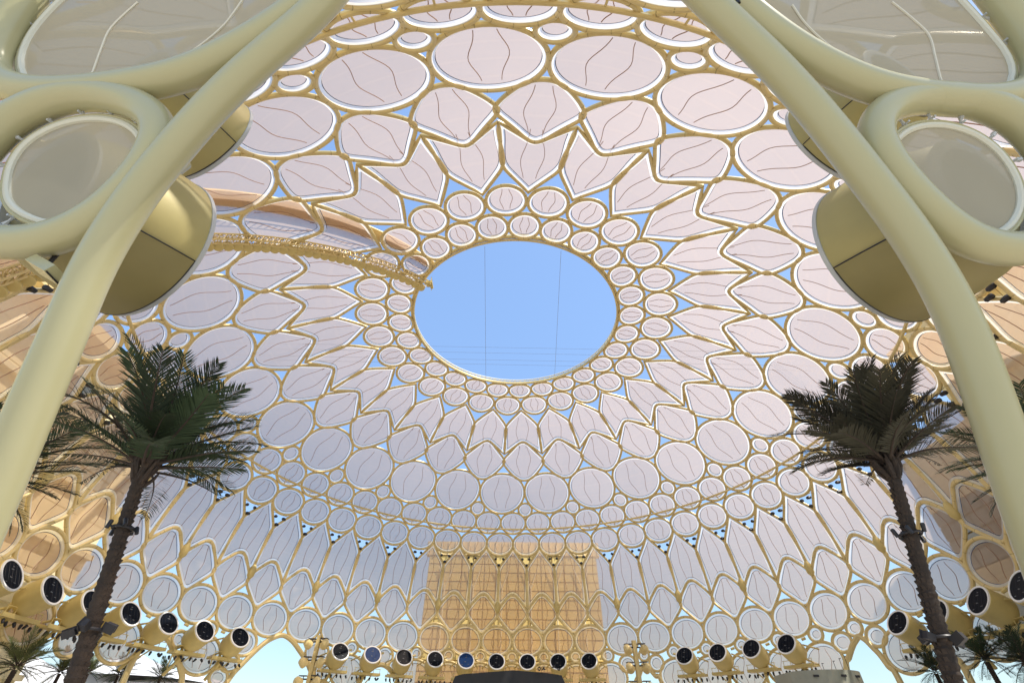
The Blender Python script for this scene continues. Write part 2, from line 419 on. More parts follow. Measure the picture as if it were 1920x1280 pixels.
# oculus rim
def hoop(nm, R, z, r, m, n=160, seg=10):
    b_ = MB(); b_.tube([Vector((R*math.sin(2*PI*i/n), R*math.cos(2*PI*i/n), z))*U+Vector((0, 0, GZ)) for i in range(n)], r*U, seg, True); return ob(nm, b_.mesh(nm, m), dome)
hoop('oculus_ring', .716, 2.258, .0070, GOLD); hoop('oculus_ring', .728, 2.274, .011, GOLD); hoop('oculus_ring', .724, 2.300, .006, WHITE)
b = MB(); n = 108
for i in range(n):
    th = 2*PI*i/n; c, s_ = math.sin(th), math.cos(th)
    b.tube([Vector((.716*c, .716*s_, 2.258))*U+Vector((0, 0, GZ)), Vector((.724*c, .724*s_, 2.300))*U+Vector((0, 0, GZ))], .0028*U, 5)
o = ob('rim_post', b.mesh('rim_post', GOLD), dome); o['kind'] = 'stuff'
# inner hoop pipe carried on brackets
hoop('hoop_pipe', 2.0231, 1.5343, .0080, GOLD, 220, 8)
b = MB()
for i in range(54):
    th = kang(i*.5+.25); c, s_ = math.sin(th), math.cos(th)
    b.tube([Vector((2.0231*c, 2.0231*s_, 1.5343))*U+Vector((0, 0, GZ)), Vector((2.052*c, 2.052*s_, 1.515))*U+Vector((0, 0, GZ))], .004*U, 5)
o = ob('pipe_bracket', b.mesh('pipe_bracket', GOLD), dome); o['kind'] = 'stuff'

# ------------------------------------------------------------------ near entrance wall (plane that leans outward as it rises)
NN = Vector((-.064, .911, .407)); 
def npt(px, py, off=0.):
    """point of the leaning entrance wall; off = metres behind it"""
    nn = NN if px > 960 else Vector((.064, .911, .407))
    cx = 1798 if px > 960 else 128
    d0 = ray(cx, 330)*(.41*U); d = ray(px, py); t = nn.dot(d0)/nn.dot(d)
    return CAM+d*t+nn*off
AR = .0148*U; RR = .0148*U
def ntube(nm, pts, r, closed=False, off=0.):
    b_ = MB(); P = smooth_path([npt(x, y, off) for x, y in pts], 8, closed); N = len(P)
    for _ in range(40):
        P = [(P[i] if (not closed and i in (0, N-1)) else P[i]*.5+(P[i-1]+P[(i+1) % N])*.25) for i in range(N)]
    b_.tube(P, r, 32, closed); return ob(nm, b_.mesh(nm, NEARG), dome)
LA = [(700, -130), (640, -25), (560, 52), (480, 118), (400, 195), (338, 267), (277, 337), (228, 410), (186, 478), (149, 556), (116, 637), (82, 711), (46, 796), (4, 892), (-42, 995), (-92, 1110), (-145, 1230)]
RA = [(1190, -150), (1262, -60), (1362, 37), (1460, 129), (1547, 230), (1627, 333), (1697, 424), (1753, 512), (1801, 602), (1851, 735), (1908, 905), (1967, 1060), (2026, 1210)]
ntube('entrance_arch_tube', LA, AR); ntube('entrance_arch_tube', RA, AR)
ntube('screen_ring_tube', [(300, 240), (285, 212), (250, 193), (205, 181), (150, 178), (100, 188), (50, 208), (0, 240), (-45, 290), (-80, 350), (-75, 410), (-40, 448), (5, 455), (55, 455), (105, 446), (155, 425), (200, 396), (240, 358), (272, 318), (296, 275)], RR, True, .0)
ntube('screen_ring_tube', [(1636, 240), (1658, 206), (1700, 187), (1760, 183), (1830, 190), (1890, 213), (1945, 255), (1990, 330), (1995, 400), (1970, 450), (1920, 470), (1850, 464), (1797, 440), (1745, 400), (1692, 345), (1652, 290)], RR, True, .0)
ntube('screen_ring_tube', [(95, -60), (50, -5), (18, 40), (-10, 90), (-18, 130), (5, 158), (50, 172), (100, 176), (180, 172), (260, 160), (320, 148), (385, 126), (450, 92), (520, 50), (590, -5), (640, -70)], RR*1.02)
ntube('screen_ring_tube', [(1330, -40), (1400, 25), (1470, 80), (1540, 122), (1610, 155), (1680, 176), (1760, 186), (1850, 192), (1905, 182), (1945, 160), (1955, 125), (1935, 80), (1900, 30), (1850, -30), (1810, -80)], RR*1.02)

def resample(P, n):
    L = [0]
    for a, c in zip(P, P[1:]+P[:1]): L.append(L[-1]+(c-a).length)
    out = []; Q = P+[P[0]]
    for i in range(n):
        d = L[-1]*i/n; j = max(k_ for k_ in range(len(P)) if L[k_] <= d+1e-9); t = (d-L[j])/max(1e-9, L[j+1]-L[j])
        out.append(Q[j]+(Q[j+1]-Q[j])*t)
    return out
def near_screen(nm, pts, seams, off, fr=.19, nb=14):
    nn = NN if pts[0][0] > 960 else Vector((.064, .911, .407))
    P = resample(smooth_path([npt(x, y, off) for x, y in pts], 6, True), 72)
    c = sum(P, Vector())/len(P)
    b_ = MB(); N = len(P); vs = [c]
    for t in (.3, .6, .85, 1): vs += [c+(p-c)*t for p in P]
    fs = [(0, 1+i, 1+(i+1) % N) for i in range(N)]
    for a in range(3): fs += [(1+a*N+i, 1+a*N+N+i, 1+a*N+N+(i+1) % N, 1+a*N+(i+1) % N) for i in range(N)]
    b_.add(vs, fs); sc = ob(nm, b_.mesh(nm, NCLOTH), dome)
    f = MB(); f.tube([c+(p-c)*1.0 for p in P], .095, 8, True); ob('frame', f.mesh('frame', RIMP), sc)
    f = MB(); 
    Q = [c+(p-c)*((p-c).length+.13)/(p-c).length for p in P]; f.tube(Q, .055, 8, True); ob('frame', f.mesh('frame', NEARG), sc)
    for s_ in seams:
        q = MB(); q.tube(smooth_path([npt(x, y, off-.02) for x, y in s_], 5), .032, 5); ob('seam', q.mesh('seam', PSEAM), sc)
    for i in range(nb):
        p = P[int(i*N/nb)]; d = (p-c).normalized(); m_ = MB()
        m_.tube([p+d*.15, p+d*.32, p+d*.46], [.05, .03, .07], 7)
        m_.tube([p+d*.20-nn*.14, p+d*.20+nn*.14], .03, 6)
        ob('clamp', m_.mesh('clamp', GREYM), sc)
    return sc
near_screen('near_screen', [(2, 350), (12, 300), (45, 258), (100, 228), (160, 216), (215, 222), (250, 245), (262, 285), (252, 330), (215, 375), (160, 405), (95, 414), (45, 402), (12, 380)], [], .15)
near_screen('near_screen', [(1675, 300), (1684, 262), (1720, 234), (1775, 228), (1835, 245), (1885, 282), (1918, 335), (1922, 385), (1895, 425), (1840, 437), (1778, 424), (1722, 382), (1688, 340)], [], .15)
near_screen('near_screen', [(150, -60), (75, 10), (35, 62), (22, 110), (45, 148), (110, 162), (200, 160), (300, 142), (390, 108), (470, 66), (545, 10), (600, -70), (560, -160), (400, -200), (250, -150)],
            [[(246, -10), (195, 38), (175, 80), (160, 120), (142, 160)], [(455, -30), (432, 5), (405, 38), (360, 75), (320, 100), (290, 130)]], .25, nb=22)
near_screen('near_screen', [(1370, -70), (1430, 15), (1500, 72), (1580, 115), (1670, 155), (1760, 174), (1840, 176), (1892, 165), (1915, 130), (1905, 90), (1870, 45), (1820, -10), (1740, -90), (1580, -170), (1420, -140)],
            [[(1495, -5), (1520, 30), (1560, 68), (1600, 95), (1655, 145)], [(1685, -10), (1720, 18), (1755, 52), (1768, 95), (1780, 140), (1797, 175)]], .25, nb=22)
# lugs on the arch tube near the top of the frame
for x, y in ((560, 8), (1384, 8)):
    m_ = MB(); p = npt(x, y)-Vector((0, 0, 0)); d = (CAM-p).normalized(); p = p+d*.5
    m_.tube([p, p+Vector((0, -.06, .16))], .07, 8)
    for q in (-.05, 0, .05): m_.tube([p+Vector((q, 0, .08)), p+Vector((q*2.2, -.12, .42))], .014, 5)
    ob('cable_gland', m_.mesh('cable_gland', DARKM), dome)
# small flood box under the left ring tube, and legs of the near wall out of frame
fb = empty('floodlight', npt(88, 505), 'small boxy floodlight hung under the left entrance tube', 'floodlight')
b = MB(); b.box((0, 0, 0), (.42, .22, .12), Matrix.Rotation(.5, 3, 'Y')); ob('housing', b.mesh('housing', NEARG), fb)
b = MB(); b.box((.03, .0, -.13), (.36, .19, .02), Matrix.Rotation(.5, 3, 'Y')); ob('lens', b.mesh('lens', DARKM), fb)
b = MB(); b.tube([(-.1, 0, .1), (-.15, 0, .6)], .05, 8); ob('bracket', b.mesh('bracket', DARKM), fb)

# ------------------------------------------------------------------ projector pods
def frame_z(d):
    return Vector(d).normalized().to_track_quat('Z', 'Y').to_matrix()
def pod_meshes(R, L, glass):
    sh = MB(); sh.lathe([(R*.86, 0), (R*.93, .01*R), (R*.93, -.04*R), (R, -.05*R), (R*1.0, -.55*L), (R*.985, -.75*L), (R*.9, -.92*L), (R*.7, -1.02*L), (R*.3, -1.05*L), (.01, -1.055*L)], n=30)
    ri = MB(); ri.lathe([(R*.84, -.02*R), (R*.84, .03*R), (R*.95, .035*R), (R*.96, -.05*R)], n=30)
    gl = MB(); gl.lathe([(.001, .0), (R*.85, 0.)], n=30)
    for a in range(-2, 3):
        h = R*.8*math.sqrt(1-(a*.36)**2)
        gl.mi = 1; gl.tube([(a*.30*R, -h*.9, .004*R), (a*.30*R, h*.9, .004*R)], .006*R, 4)
    rn = random.Random(3); gl.mi = 2
    for a in range(6):
        q = rn.uniform(0, 2*PI); rr_ = R*.72*math.sqrt(rn.random()); gl.box((rr_*math.cos(q), rr_*math.sin(q), .01), (rn.uniform(.06, .22), rn.uniform(.03, .06), .012))
    return sh.mesh('shell', SHELL), ri.mesh('front_ring', WHITE), gl.mesh('lens_disc', [glass, DARKM, FITG])
PR_, PL_ = .0700*U, .120*U
pm = {0: pod_meshes(PR_, PL_, GLASS), 1: pod_meshes(PR_, PL_, BGLASS)}
lampm = MB(); lampm.lathe([(.001, -.0), (.16, 0), (.20, .12), (.15, .5), (.06, .62), (.001, .63)], n=8); lampmesh = lampm.mesh('spot_lamp', DARKM)
def seg_mesh(nm, segs, m, n=5):
    q = MB()
    for a, c, r in segs: q.tube([a, c], r, n)
    return q.mesh(nm, m)
# platform, arms and struts in a pod frame: x sideways, y inward, z up, origin at the front centre
plat = MB(); plat.box((0, -2.6, -3.35), (2.9, .9, .10)); plat.box((0, -1.75, -3.15), (2.9, .06, .16)); plat.box((0, -3.45, -3.15), (2.9, .06, .16))
for x in (-2.7, -1.35, 0, 1.35, 2.7): plat.tube([(x, -1.75, -3.3), (x, -1.75, -2.3)], .05, 5)
plat.tube([(-2.8, -1.75, -2.3), (2.8, -1.75, -2.3)], .05, 5)
platm = plat.mesh('platform', SHELL)
armm = seg_mesh('support_arm', [((0, -2.7, -1.9), (.2, -3.2, -3.6), .28), ((.2, -3.2, -3.6), (.9, -5.2, -6.2), .30), ((-.9, -2.6, -2.1), (-1.5, -5.4, -2.8), .16), ((.9, -2.6, -2.1), (1.5, -5.4, -2.8), .16), ((-1.4, -3.3, -3.4), (-.4, -5.3, -5.2), .12), ((1.9, -3.3, -3.4), (.7, -5.3, -5.2), .12)], SHELL, 7)
wallm = seg_mesh('side_bracket', [((-2.2, -1.5, -.3), (-3.2, -4.6, -.8), .14), ((2.2, -1.5, -.3), (3.2, -4.6, -.8), .14), ((-2.2, -1.7, .5), (-2.9, -1.9, .7), .22), ((2.2, -1.7, .5), (2.9, -1.9, .7), .22)], SHELL, 7)
def pod(pos, inward, aim, blue, label, lamps=True, dark=False):
    t = empty('projector_pod', pos, label, 'projector pod', 'projector pods ringing the dome wall')
    t.rotation_euler = (0, 0, math.atan2(inward.y, inward.x)-PI/2)
    Rw = Matrix.Rotation(-t.rotation_euler.z, 3, 'Z')
    rot = frame_z(Rw @ aim).to_euler(); sh, ri, gl = pm[blue]
    s_ = ob('shell', sh, t); s_.rotation_euler = rot
    q = ob('front_ring', ri, t); q.rotation_euler = rot
    q = ob('lens_disc', gl, t); q.rotation_euler = rot
    if lamps:
        ob('platform', platm, t); ob('support_arm', armm, t); ob('side_bracket', wallm, t)
        for x in (-2.8, -1.9, -.9, .1, 1.1, 2.0, 2.9):
            l_ = ob('spot_lamp', lampmesh, t, loc=(x, -2.2+random.uniform(-.4, .4), -3.6-random.uniform(0, .25)))
            l_.rotation_euler = (PI+random.uniform(-.6, .6), random.uniform(-.6, .6), 0)
    return t
PODS = [(19.5, 'partly cut projector pod at the far left edge of the row'), (20, 'large gold projector pod just left of the left palm trunk'),
        (20.5, 'gold projector pod mostly behind the left palm trunk'), (21, 'gold projector pod just right of the left palm trunk'), (21.5, 'gold projector pod above the small left portal'),
        (22, 'gold projector pod left of the tall left portal, second from it'), (22.5, 'gold projector pod nearest the tall left portal on its left'),
        (24, 'projector pod just right of the left light tower'), (24.5, 'blue fronted projector pod beside the black ones left of the tan building'),
        (25, 'projector pod between the blue fronted pod and the tan building'), (25.5, 'projector pod at the left corner of the tan building'),
        (26, 'blue fronted pod, second from the left before the tan building'), (26.5, 'projector pod left of the middle of the tan building'),
        (0, 'projector pod right of the middle of the tan building'), (.5, 'second projector pod from the right before the tan building'),
        (1, 'projector pod at the right corner of the tan building'), (2.5, 'projector pod nearest the right light tower on its right'),
        (3, 'second projector pod to the right of the right light tower'), (3.5, 'third projector pod to the right of the right light tower'),
        (4, 'fourth projector pod right of the tower, above the grey kiosk'), (5.5, 'gold projector pod just left of the right palm trunk'),
        (6.0, 'gold projector pod half behind the right palm trunk'), (6.5, 'gold projector pod right of the right palm trunk'), (7, 'large projector pod at the right edge of the photo')]
for k, lab in PODS:
    th = kang(k); rad = Vector((math.sin(th), math.cos(th), 0))
    p = rad*2.125*U+Vector((0, 0, .526*U+GZ))
    aim = -rad*math.cos(.50)+Vector((0, 0, math.sin(.50)))
    to = (CAM-p).normalized(); 
    pod(p, -rad, aim+Vector((0, 0, .0)), 1 if k in (24.5, 26) else 0, lab)
# the four big pods just inside the entrance
def near_pod(px, py, dep, ax, label, R=2.5):
    d = cr*ax[0]-cu*ax[1]+cf*ax[2]; d.normalize()
    t = empty('projector_pod', at(px, py, dep), label, 'projector pod', 'big projector pods over the entrance')
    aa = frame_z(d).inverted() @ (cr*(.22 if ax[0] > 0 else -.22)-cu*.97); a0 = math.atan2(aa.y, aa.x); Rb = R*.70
    Rt = frame_z(d).inverted(); t.rotation_euler = frame_z(d).to_euler(); L = 3.0
    prof = [(R*.97, .05), (R, .0), (R*1.0, -.12), (R*.985, -.30*L), (R*.93, -.52*L), (R*.85, -.76*L), (R*.755, -.93*L), (Rb, -L)]
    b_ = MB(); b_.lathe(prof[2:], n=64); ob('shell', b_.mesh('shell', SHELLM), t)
    b_ = MB(); b_.lathe([(R*.90, .0), (R*.98, .06), (R*1.012, .02), (R*1.012, -.12), (R*.99, -.13)], n=64); ob('front_ring', b_.mesh('front_ring', GREYM), t)
    b_ = MB(); vs = []; nn_ = 30; PP = [(r*1.022+.01, z) for r, z in prof[2:7]]; PP[0] = (PP[0][0], -.17); m_ = len(PP)
    for i in range(nn_+1):
        q = a0-1.02+2.04*i/nn_; cut = 0
        for j, (r, z) in enumerate(PP): vs.append((r*math.cos(q), r*math.sin(q), z*(1-cut*(j/(m_-1)))))
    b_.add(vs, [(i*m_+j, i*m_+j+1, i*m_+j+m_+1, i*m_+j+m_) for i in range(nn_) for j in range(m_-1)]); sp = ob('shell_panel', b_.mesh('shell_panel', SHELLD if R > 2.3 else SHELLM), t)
    V = [Vector(v) for v in vs]
    loop = [V[i*m_] for i in range(nn_+1)]+[V[nn_*m_+j] for j in range(1, m_)]+[V[i*m_+m_-1] for i in range(nn_-1, -1, -1)]+[V[j] for j in range(m_-2, 0, -1)]
    b_ = MB(); b_.tube(loop, .022, 5, True); ob('panel_joint', b_.mesh('panel_joint', DARKM), sp)
    b_ = MB(); b_.lathe([(Rb*1.03, -L+.12), (Rb*1.06, -L-.02), (Rb*1.0, -L-.05), (Rb*.86, -L-.05), (Rb*.84, -L+.15)], n=56); ob('back_ring', b_.mesh('back_ring', GREYM), t)
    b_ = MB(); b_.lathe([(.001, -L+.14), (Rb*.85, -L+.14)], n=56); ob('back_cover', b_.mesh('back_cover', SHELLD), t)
    b_ = MB(); b_.lathe([(.001, -.04), (R*.9, -.04)], n=56); ob('lens_disc', b_.mesh('lens_disc', GLASS), t)
    b_ = MB(); b_.tube([(0, 0, -L*.5), Rt @ Vector((0, -1.2, 3.4))], .28, 12); ob('support_arm', b_.mesh('support_arm', NEARG), t)
    return t
near_pod(286, 462, .535, (.27, .36, .89), 'huge olive projector drum behind the left arch tube, seen from below')
near_pod(391, 266, .70, (.30, .45, .83), 'smaller gold drum behind the upper part of the left arch tube', 2.25)
near_pod(1642, 474, .535, (-.27, .36, .89), 'huge olive projector drum behind the right arch tube, seen from below')
near_pod(1555, 270, .70, (-.30, .45, .83), 'smaller gold drum behind the upper part of the right arch tube', 2.25)

# ------------------------------------------------------------------ lamps in the triangular gaps under the hoop pipe
tl = MB(); tl.lathe([(.001, 0), (.26, 0), (.34, .25), (.26, .85), (.001, 1.0)], n=8); tlm = tl.mesh('lamp', DARKM)
for k in FIF:
    if 10 < k < 16.5: continue
    a = kang(k)
    if k >= 25.5 or k <= 1: lab_ = 'three small spotlights in a triangular gap, %s from the left before the tan building' % ORD[int(round(((k-25.5) % 27)*2))]
    elif k < 12: lab_ = 'three small spotlights in the %s triangular gap to the right of the tan building' % ORD[int(round((k-1.5)*2))]
    else: lab_ = 'three small spotlights in the %s triangular gap to the left of the tan building' % ORD[int(round((25-k)*2))]
    t = empty('spotlight_cluster', surf(a, 1.705, .01), lab_, 'spotlight cluster', 'spotlight clusters in the triangular gaps')
    t.rotation_euler = (0, 0, -a)
    for dx, s_ in ((-.032, 1.712), (.032, 1.712), (0, 1.762)):
        p = surf(0, s_, .0)-surf(0, 1.705, .01)
        l_ = ob('lamp', tlm, t, loc=(dx*U, p.y, p.z)); l_.rotation_euler = (1.9, 0, random.uniform(-.4, .4))
    b_ = MB(); p1 = surf(0, 1.690, .012)-surf(0, 1.705, .01); b_.tube([(-.085*U, p1.y, p1.z), (.085*U, p1.y, p1.z)], .06, 5)
    if k == 0: rail = b_.mesh('rail', GOLD)
    ob('rail', rail, t)

# ------------------------------------------------------------------ maintenance gantry (curved ladder) and its outer track
def mpt(th, s, off): return surf(th, s, off)
ga = empty('maintenance_gantry', mpt(kang(17.35), .0, -.03), 'curved gold lattice gantry running down from the oculus rim on the left', 'gantry')
inv = -Vector(ga.location)
ns = 72; smax = 1.95; smin = -.13
def gk(i): return kang(17.45-.25*max(0, (i/ns))+.0)
chord = {}
for nm, dth, off in (('a', -.016, -.008), ('b', .016, -.008), ('c', -.016, -.042), ('d', .016, -.042)):
    chord[nm] = []
    for i in range(ns+1):
        s_ = smin+(smax-smin)*i/ns; r_ = max(.6, rz(s_)[0]); chord[nm].append(mpt(gk(i)+dth/r_, s_, off)+inv)
for nm in 'abcd':
    q = MB(); q.tube(chord[nm], .13, 6); ob('chord', q.mesh('chord', GOLD), ga)
q = MB()
for i in range(ns):
    a, b_ = ('a', 'b') if i % 2 else ('b', 'a')
    q.tube([chord[a][i], chord[b_][i+1]], .06, 4); q.tube([chord['c'][i], chord['d'][i+1]], .06, 4)
    q.tube([chord['a'][i], chord['c'][i+1]], .07, 4); q.tube([chord['b'][i], chord['d'][i+1]], .07, 4)
    q.tube([chord['a'][i], chord['b'][i]], .07, 4); q.tube([chord['a'][i], chord['c'][i]], .07, 4); q.tube([chord['b'][i], chord['d'][i]], .07, 4)
o = ob('lattice', q.mesh('lattice', GOLD), ga); o['kind'] = 'stuff'
dm = MB(); dm.lathe([(.001, -.25), (.62, -.25), (.70, -.15), (.70, .15), (.62, .22), (.001, .22)], n=16); dmesh = dm.mesh('round_cover', SHELL)
ng = 46
for i in range(ng):
    t = (i+.5)/ng*ns; j = int(t); fr_ = t-j
    p = chord['d'][j].lerp(chord['d'][min(ns, j+1)], fr_)+(chord['d'][j]-chord['c'][j]).normalized()*.55
    c_ = ob('round_cover', dmesh, ga, loc=p); c_.rotation_euler = frame_z((CAM-Vector(ga.location)-p).normalized()*.5+Vector((.2, .1, -.8))).to_euler()
q = MB(); q.box(chord['c'][0]+Vector((.3, .0, .1)), (.5, .55, .30)); q.box(chord['c'][0]+Vector((.75, .0, -.25)), (.25, .8, .12))
for dy in (-.7, 0, .7): q.tube([chord['c'][0]+Vector((.7, dy, -.9)), chord['c'][0]+Vector((.7, dy, .9))], .06, 5)
q.tube([chord['c'][0]+Vector((.7, -.9, .9)), chord['c'][0]+Vector((.7, .9, .9))], .06, 5); ob('end_carriage', q.mesh('end_carriage', SHELL), ga)
# outer track
og = empty('outer_walkway', mpt(kang(16.6), 0, .06), 'orange curved walkway band behind the cloth above the gantry', 'walkway')
inv2 = -Vector(og.location)
L_, R_2, rl = [], [], []
for i in range(61):
    s_ = -.10+1.9*i/60; r_ = max(.6, rz(s_)[0]); a = kang(16.80)+.0; w = .028+.022*math.sin(PI*i/60)
    L_.append(mpt(a-w/r_, s_, .035)+inv2); R_2.append(mpt(a+w/r_, s_, .035)+inv2); rl.append(mpt(a+(w+.02)/r_, s_, .055)+inv2)
q = MB(); up = Vector((-.4, 0, .7))
vs = []
for a_, b_ in zip(L_, R_2): vs += [a_, b_, b_+up*.5, a_+up*.5]
q.add(vs, [(i*4+j, i*4+(j+1) % 4, i*4+4+(j+1) % 4, i*4+4+j) for i in range(60) for j in range(4)])
ob('deck', q.mesh('deck', SOFFIT), og)
for ln, r_ in ((rl, .10), ([p+up*1.3 for p in rl], .07), ([p+up*1.3 for p in R_2], .07)):
    q = MB(); q.tube(ln, r_, 5); ob('rail', q.mesh('rail', WHITE), og)
q = MB()
for i in range(0, 61): q.tube([rl[i], rl[i]+up*1.3], .05, 4); q.tube([R_2[i]+up*1.3, rl[i]+up*1.3], .05, 4)
o = ob('rail_post', q.mesh('rail_post', WHITE), og); o['kind'] = 'stuff'

# ------------------------------------------------------------------ cables across the dome
def cable(a, b_, label, r=.045, sag=.0):
    P = [a.lerp(b_, i/24)+Vector((0, 0, -sag*4*(i/24)*(1-i/24))) for i in range(25)]
    q = MB(); q.tube(P, r, 4); return tag(ob('steel_cable', q.mesh('steel_cable', CABLE)), label, 'cable', 'thin steel cables strung across the dome')
for i, (y0, y1, lab) in enumerate([(645, 660, 'uppermost thin cable crossing the lower oculus'), (655, 671, 'second thin cable from the top crossing the lower oculus'),
                                   (668, 684, 'third thin cable from the top crossing the lower oculus'), (676, 693, 'lowest thin cable crossing the lower oculus')]):
    cable(at(430, y0-3, 3.15), at(1530, y1+2, 3.0), lab, .020)
cable(at(909, 462, 2.3), at(911, 712, 3.0), 'left of two upright thin cables in the oculus', .022)
cable(at(1052, 470, 2.3), at(1040, 705, 3.0), 'right of two upright thin cables in the oculus', .022)

# ------------------------------------------------------------------ buildings outside the dome
def at_plane(px, py, axis, val):
    d = ray(px, py); t = (val-CAM[axis])/d[axis]; return CAM+d*t
def slab_wall(parent, o_, ux, nx, w, h, nw, nh, m, gap=.12, dep=.35, nm='stone_panel', skip=None, base=0.):
    """cladding slabs on a wall: origin o_, horizontal axis ux, outward normal nx; each slab an object"""
    sw, sh = w/nw, h/nh; q = MB()
    R = Matrix((ux, nx, Vector((0, 0, 1)))).transposed()
    q.box((0, 0, 0), (sw/2-gap/2, dep/2, sh/2-gap/2)); me = q.mesh(nm, m, False)
    rot = R.to_euler()
    for i in range(nw):
        for j in range(nh):
            if skip and skip(i, j): continue
            p = o_+ux*(sw*(i+.5))+Vector((0, 0, sh*(j+.5)+base))+nx*(dep/2+random.uniform(0, .05))
            s_ = ob(nm, me, parent, loc=p); s_.rotation_euler = rot
def core(parent, lo, hi, m=JOINT, nm='wall'):
    q = MB(); lo, hi = Vector(lo), Vector(hi); q.box((lo+hi)/2, tuple((hi-lo)/2)); return ob(nm, q.mesh(nm, m, False), parent)
def window_grid(parent, o_, ux, nx, w, h, nw, nh, nm='window'):
    sw, sh = w/nw, h/nh; R = Matrix((ux, nx, Vector((0, 0, 1)))).transposed().to_euler()
    q = MB(); q.box((0, 0, 0), (sw/2-.12, .06, sh/2-.12)); me = q.mesh('pane', BWIN, False)
    for i in range(nw):
        for j in range(nh):
            s_ = ob(nm, me, parent, loc=o_+ux*(sw*(i+.5))+Vector((0, 0, sh*(j+.5)))+nx*.3); s_.rotation_euler = R
# centre
Y = 2.72*U
tl_, tr_ = at_plane(806, 1041, 1, Y), at_plane(1117, 1041, 1, Y)
cb = empty('sandstone_building', ((tl_.x+tr_.x)/2, Y, 0), 'tan stone building seen through the cloth at the bottom centre', 'building')
cx, hw, H = cb.location.x, (tr_.x-tl_.x)/2, tl_.z
core(cb, (-hw, .01, 0), (hw, 26, H-.3))
slab_wall(cb, Vector((-hw, 0, 0)), Vector((1, 0, 0)), Vector((0, -1, 0)), hw*2, H, 15, 19, STONE, gap=.30)
for x in (-hw*.78, -hw*.45, -hw*.12, hw*.21, hw*.5, hw*.8):
    q = MB(); q.tube([(x, -.9, 0), (x, -.9, H*.80)], .16, 6)
    for sx in (-1, 1): q.tube([(x, -.9, H*.80), (x+sx*2.2, -.9, H*.93)], .13, 6)
    ob('branching_column', q.mesh('branching_column', STONE2), cb)
q = MB(); q.box((0, .6, H+2.0), (hw*1.04, 1.2, 1.9)); ob('roof_edge', q.mesh('roof_edge', SOFFIT, False), cb)
q = MB()
for i in range(26): q.box((-hw*1.02+i*hw*2.04/25, -.75, H+2.0), (.12, .12, 1.9))
ob('roof_fin', q.mesh('roof_fin', STONE2, False), cb)['kind'] = 'stuff'
# left
XL = -2.56*U
c0 = at_plane(310, 797, 0, XL)
lb = empty('stone_hall', (XL, c0.y, 0), 'tall sunlit beige stone hall behind the cloth on the left side', 'building')
HL = c0.z; WL = 74
core(lb, (-30, -WL, 0), (-.01, 0, HL-.3)); 
slab_wall(lb, Vector((0, -WL, 0)), Vector((0, 1, 0)), Vector((1, 0, 0)), WL, HL, 13, 12, STONE2, skip=lambda i, j: i >= 9 and 8 <= j <= 10)
window_grid(lb, Vector((0, -WL+WL*9/13, HL*8/12)), Vector((0, 1, 0)), Vector((1, 0, 0)), WL*4/13, HL*3/12, 8, 6)
for i in range(6):
    q = MB(); y = -WL+8+i*11
    q.tube([(3.0, y, 0), (3.0, y+2, HL*.55), (4.2, y+7, HL*.9)], [.7, .6, .45], 10)
    ob('branching_column', q.mesh('branching_column', STONE2), lb)
q = MB(); q.box((1.5, -WL/2, HL+.8), (3.0, WL/2+1, .9)); ob('roof_edge', q.mesh('roof_edge', SOFFIT, False), lb)
for i in range(5):                                       # floor slabs catching light
    q = MB(); q.box((.6, -WL/2, HL*(.17+.16*i)), (.7, WL/2, .35)); ob('balcony_slab', q.mesh('balcony_slab', STONE2, False), lb)
# right, tall and low
XR = 2.56*U
c0 = at_plane(1725, 672, 0, XR)
rb = empty('stone_tower_hall', (XR, c0.y, 0), 'tall orange beige stone hall behind the cloth on the right side', 'building')
HR = c0.z
core(rb, (.01, -WL, 0), (30, 0, HR-.3))
slab_wall(rb, Vector((0, 0, 0)), Vector((0, -1, 0)), Vector((-1, 0, 0)), WL, HR, 13, 12, STONE3, skip=lambda i, j: i < 3 and 2 <= j <= 7)
window_grid(rb, Vector((0, 0, HR*2/12)), Vector((0, -1, 0)), Vector((-1, 0, 0)), WL*3/13, HR*6/12, 7, 12)
for i in range(5):
    q = MB(); q.box((-.6, -WL/2, HR*(.17+.16*i)), (.7, WL/2, .35)); ob('balcony_slab', q.mesh('balcony_slab', STONE2, False), rb)
q = MB(); q.box((-1.5, -WL/2, HR+.8), (3.0, WL/2+1, .9)); ob('roof_edge', q.mesh('roof_edge', SOFFIT, False), rb)
c1 = at_plane(1693, 872, 0, XR+1.5)
r2 = empty('low_stone_wing', (XR+1.5, c1.y, 0), 'lower stone wing with window grid behind the right palm trunk', 'building')
core(r2, (.01, -(c1.y-c0.y)+.5, 0), (22, 0, c1.z-.3))
w_ = c1.y-c0.y-1
if w_ > 2:
    slab_wall(r2, Vector((0, 0, 0)), Vector((0, -1, 0)), Vector((-1, 0, 0)), w_, c1.z, max(3, int(w_/4)), 9, STONE2, skip=lambda i, j: j in (2, 3, 5, 6))
    for j in (2, 5): window_grid(r2, Vector((0, 0, c1.z*j/9)), Vector((0, -1, 0)), Vector((-1, 0, 0)), w_, c1.z*2/9, max(3, int(w_/3)), 4)

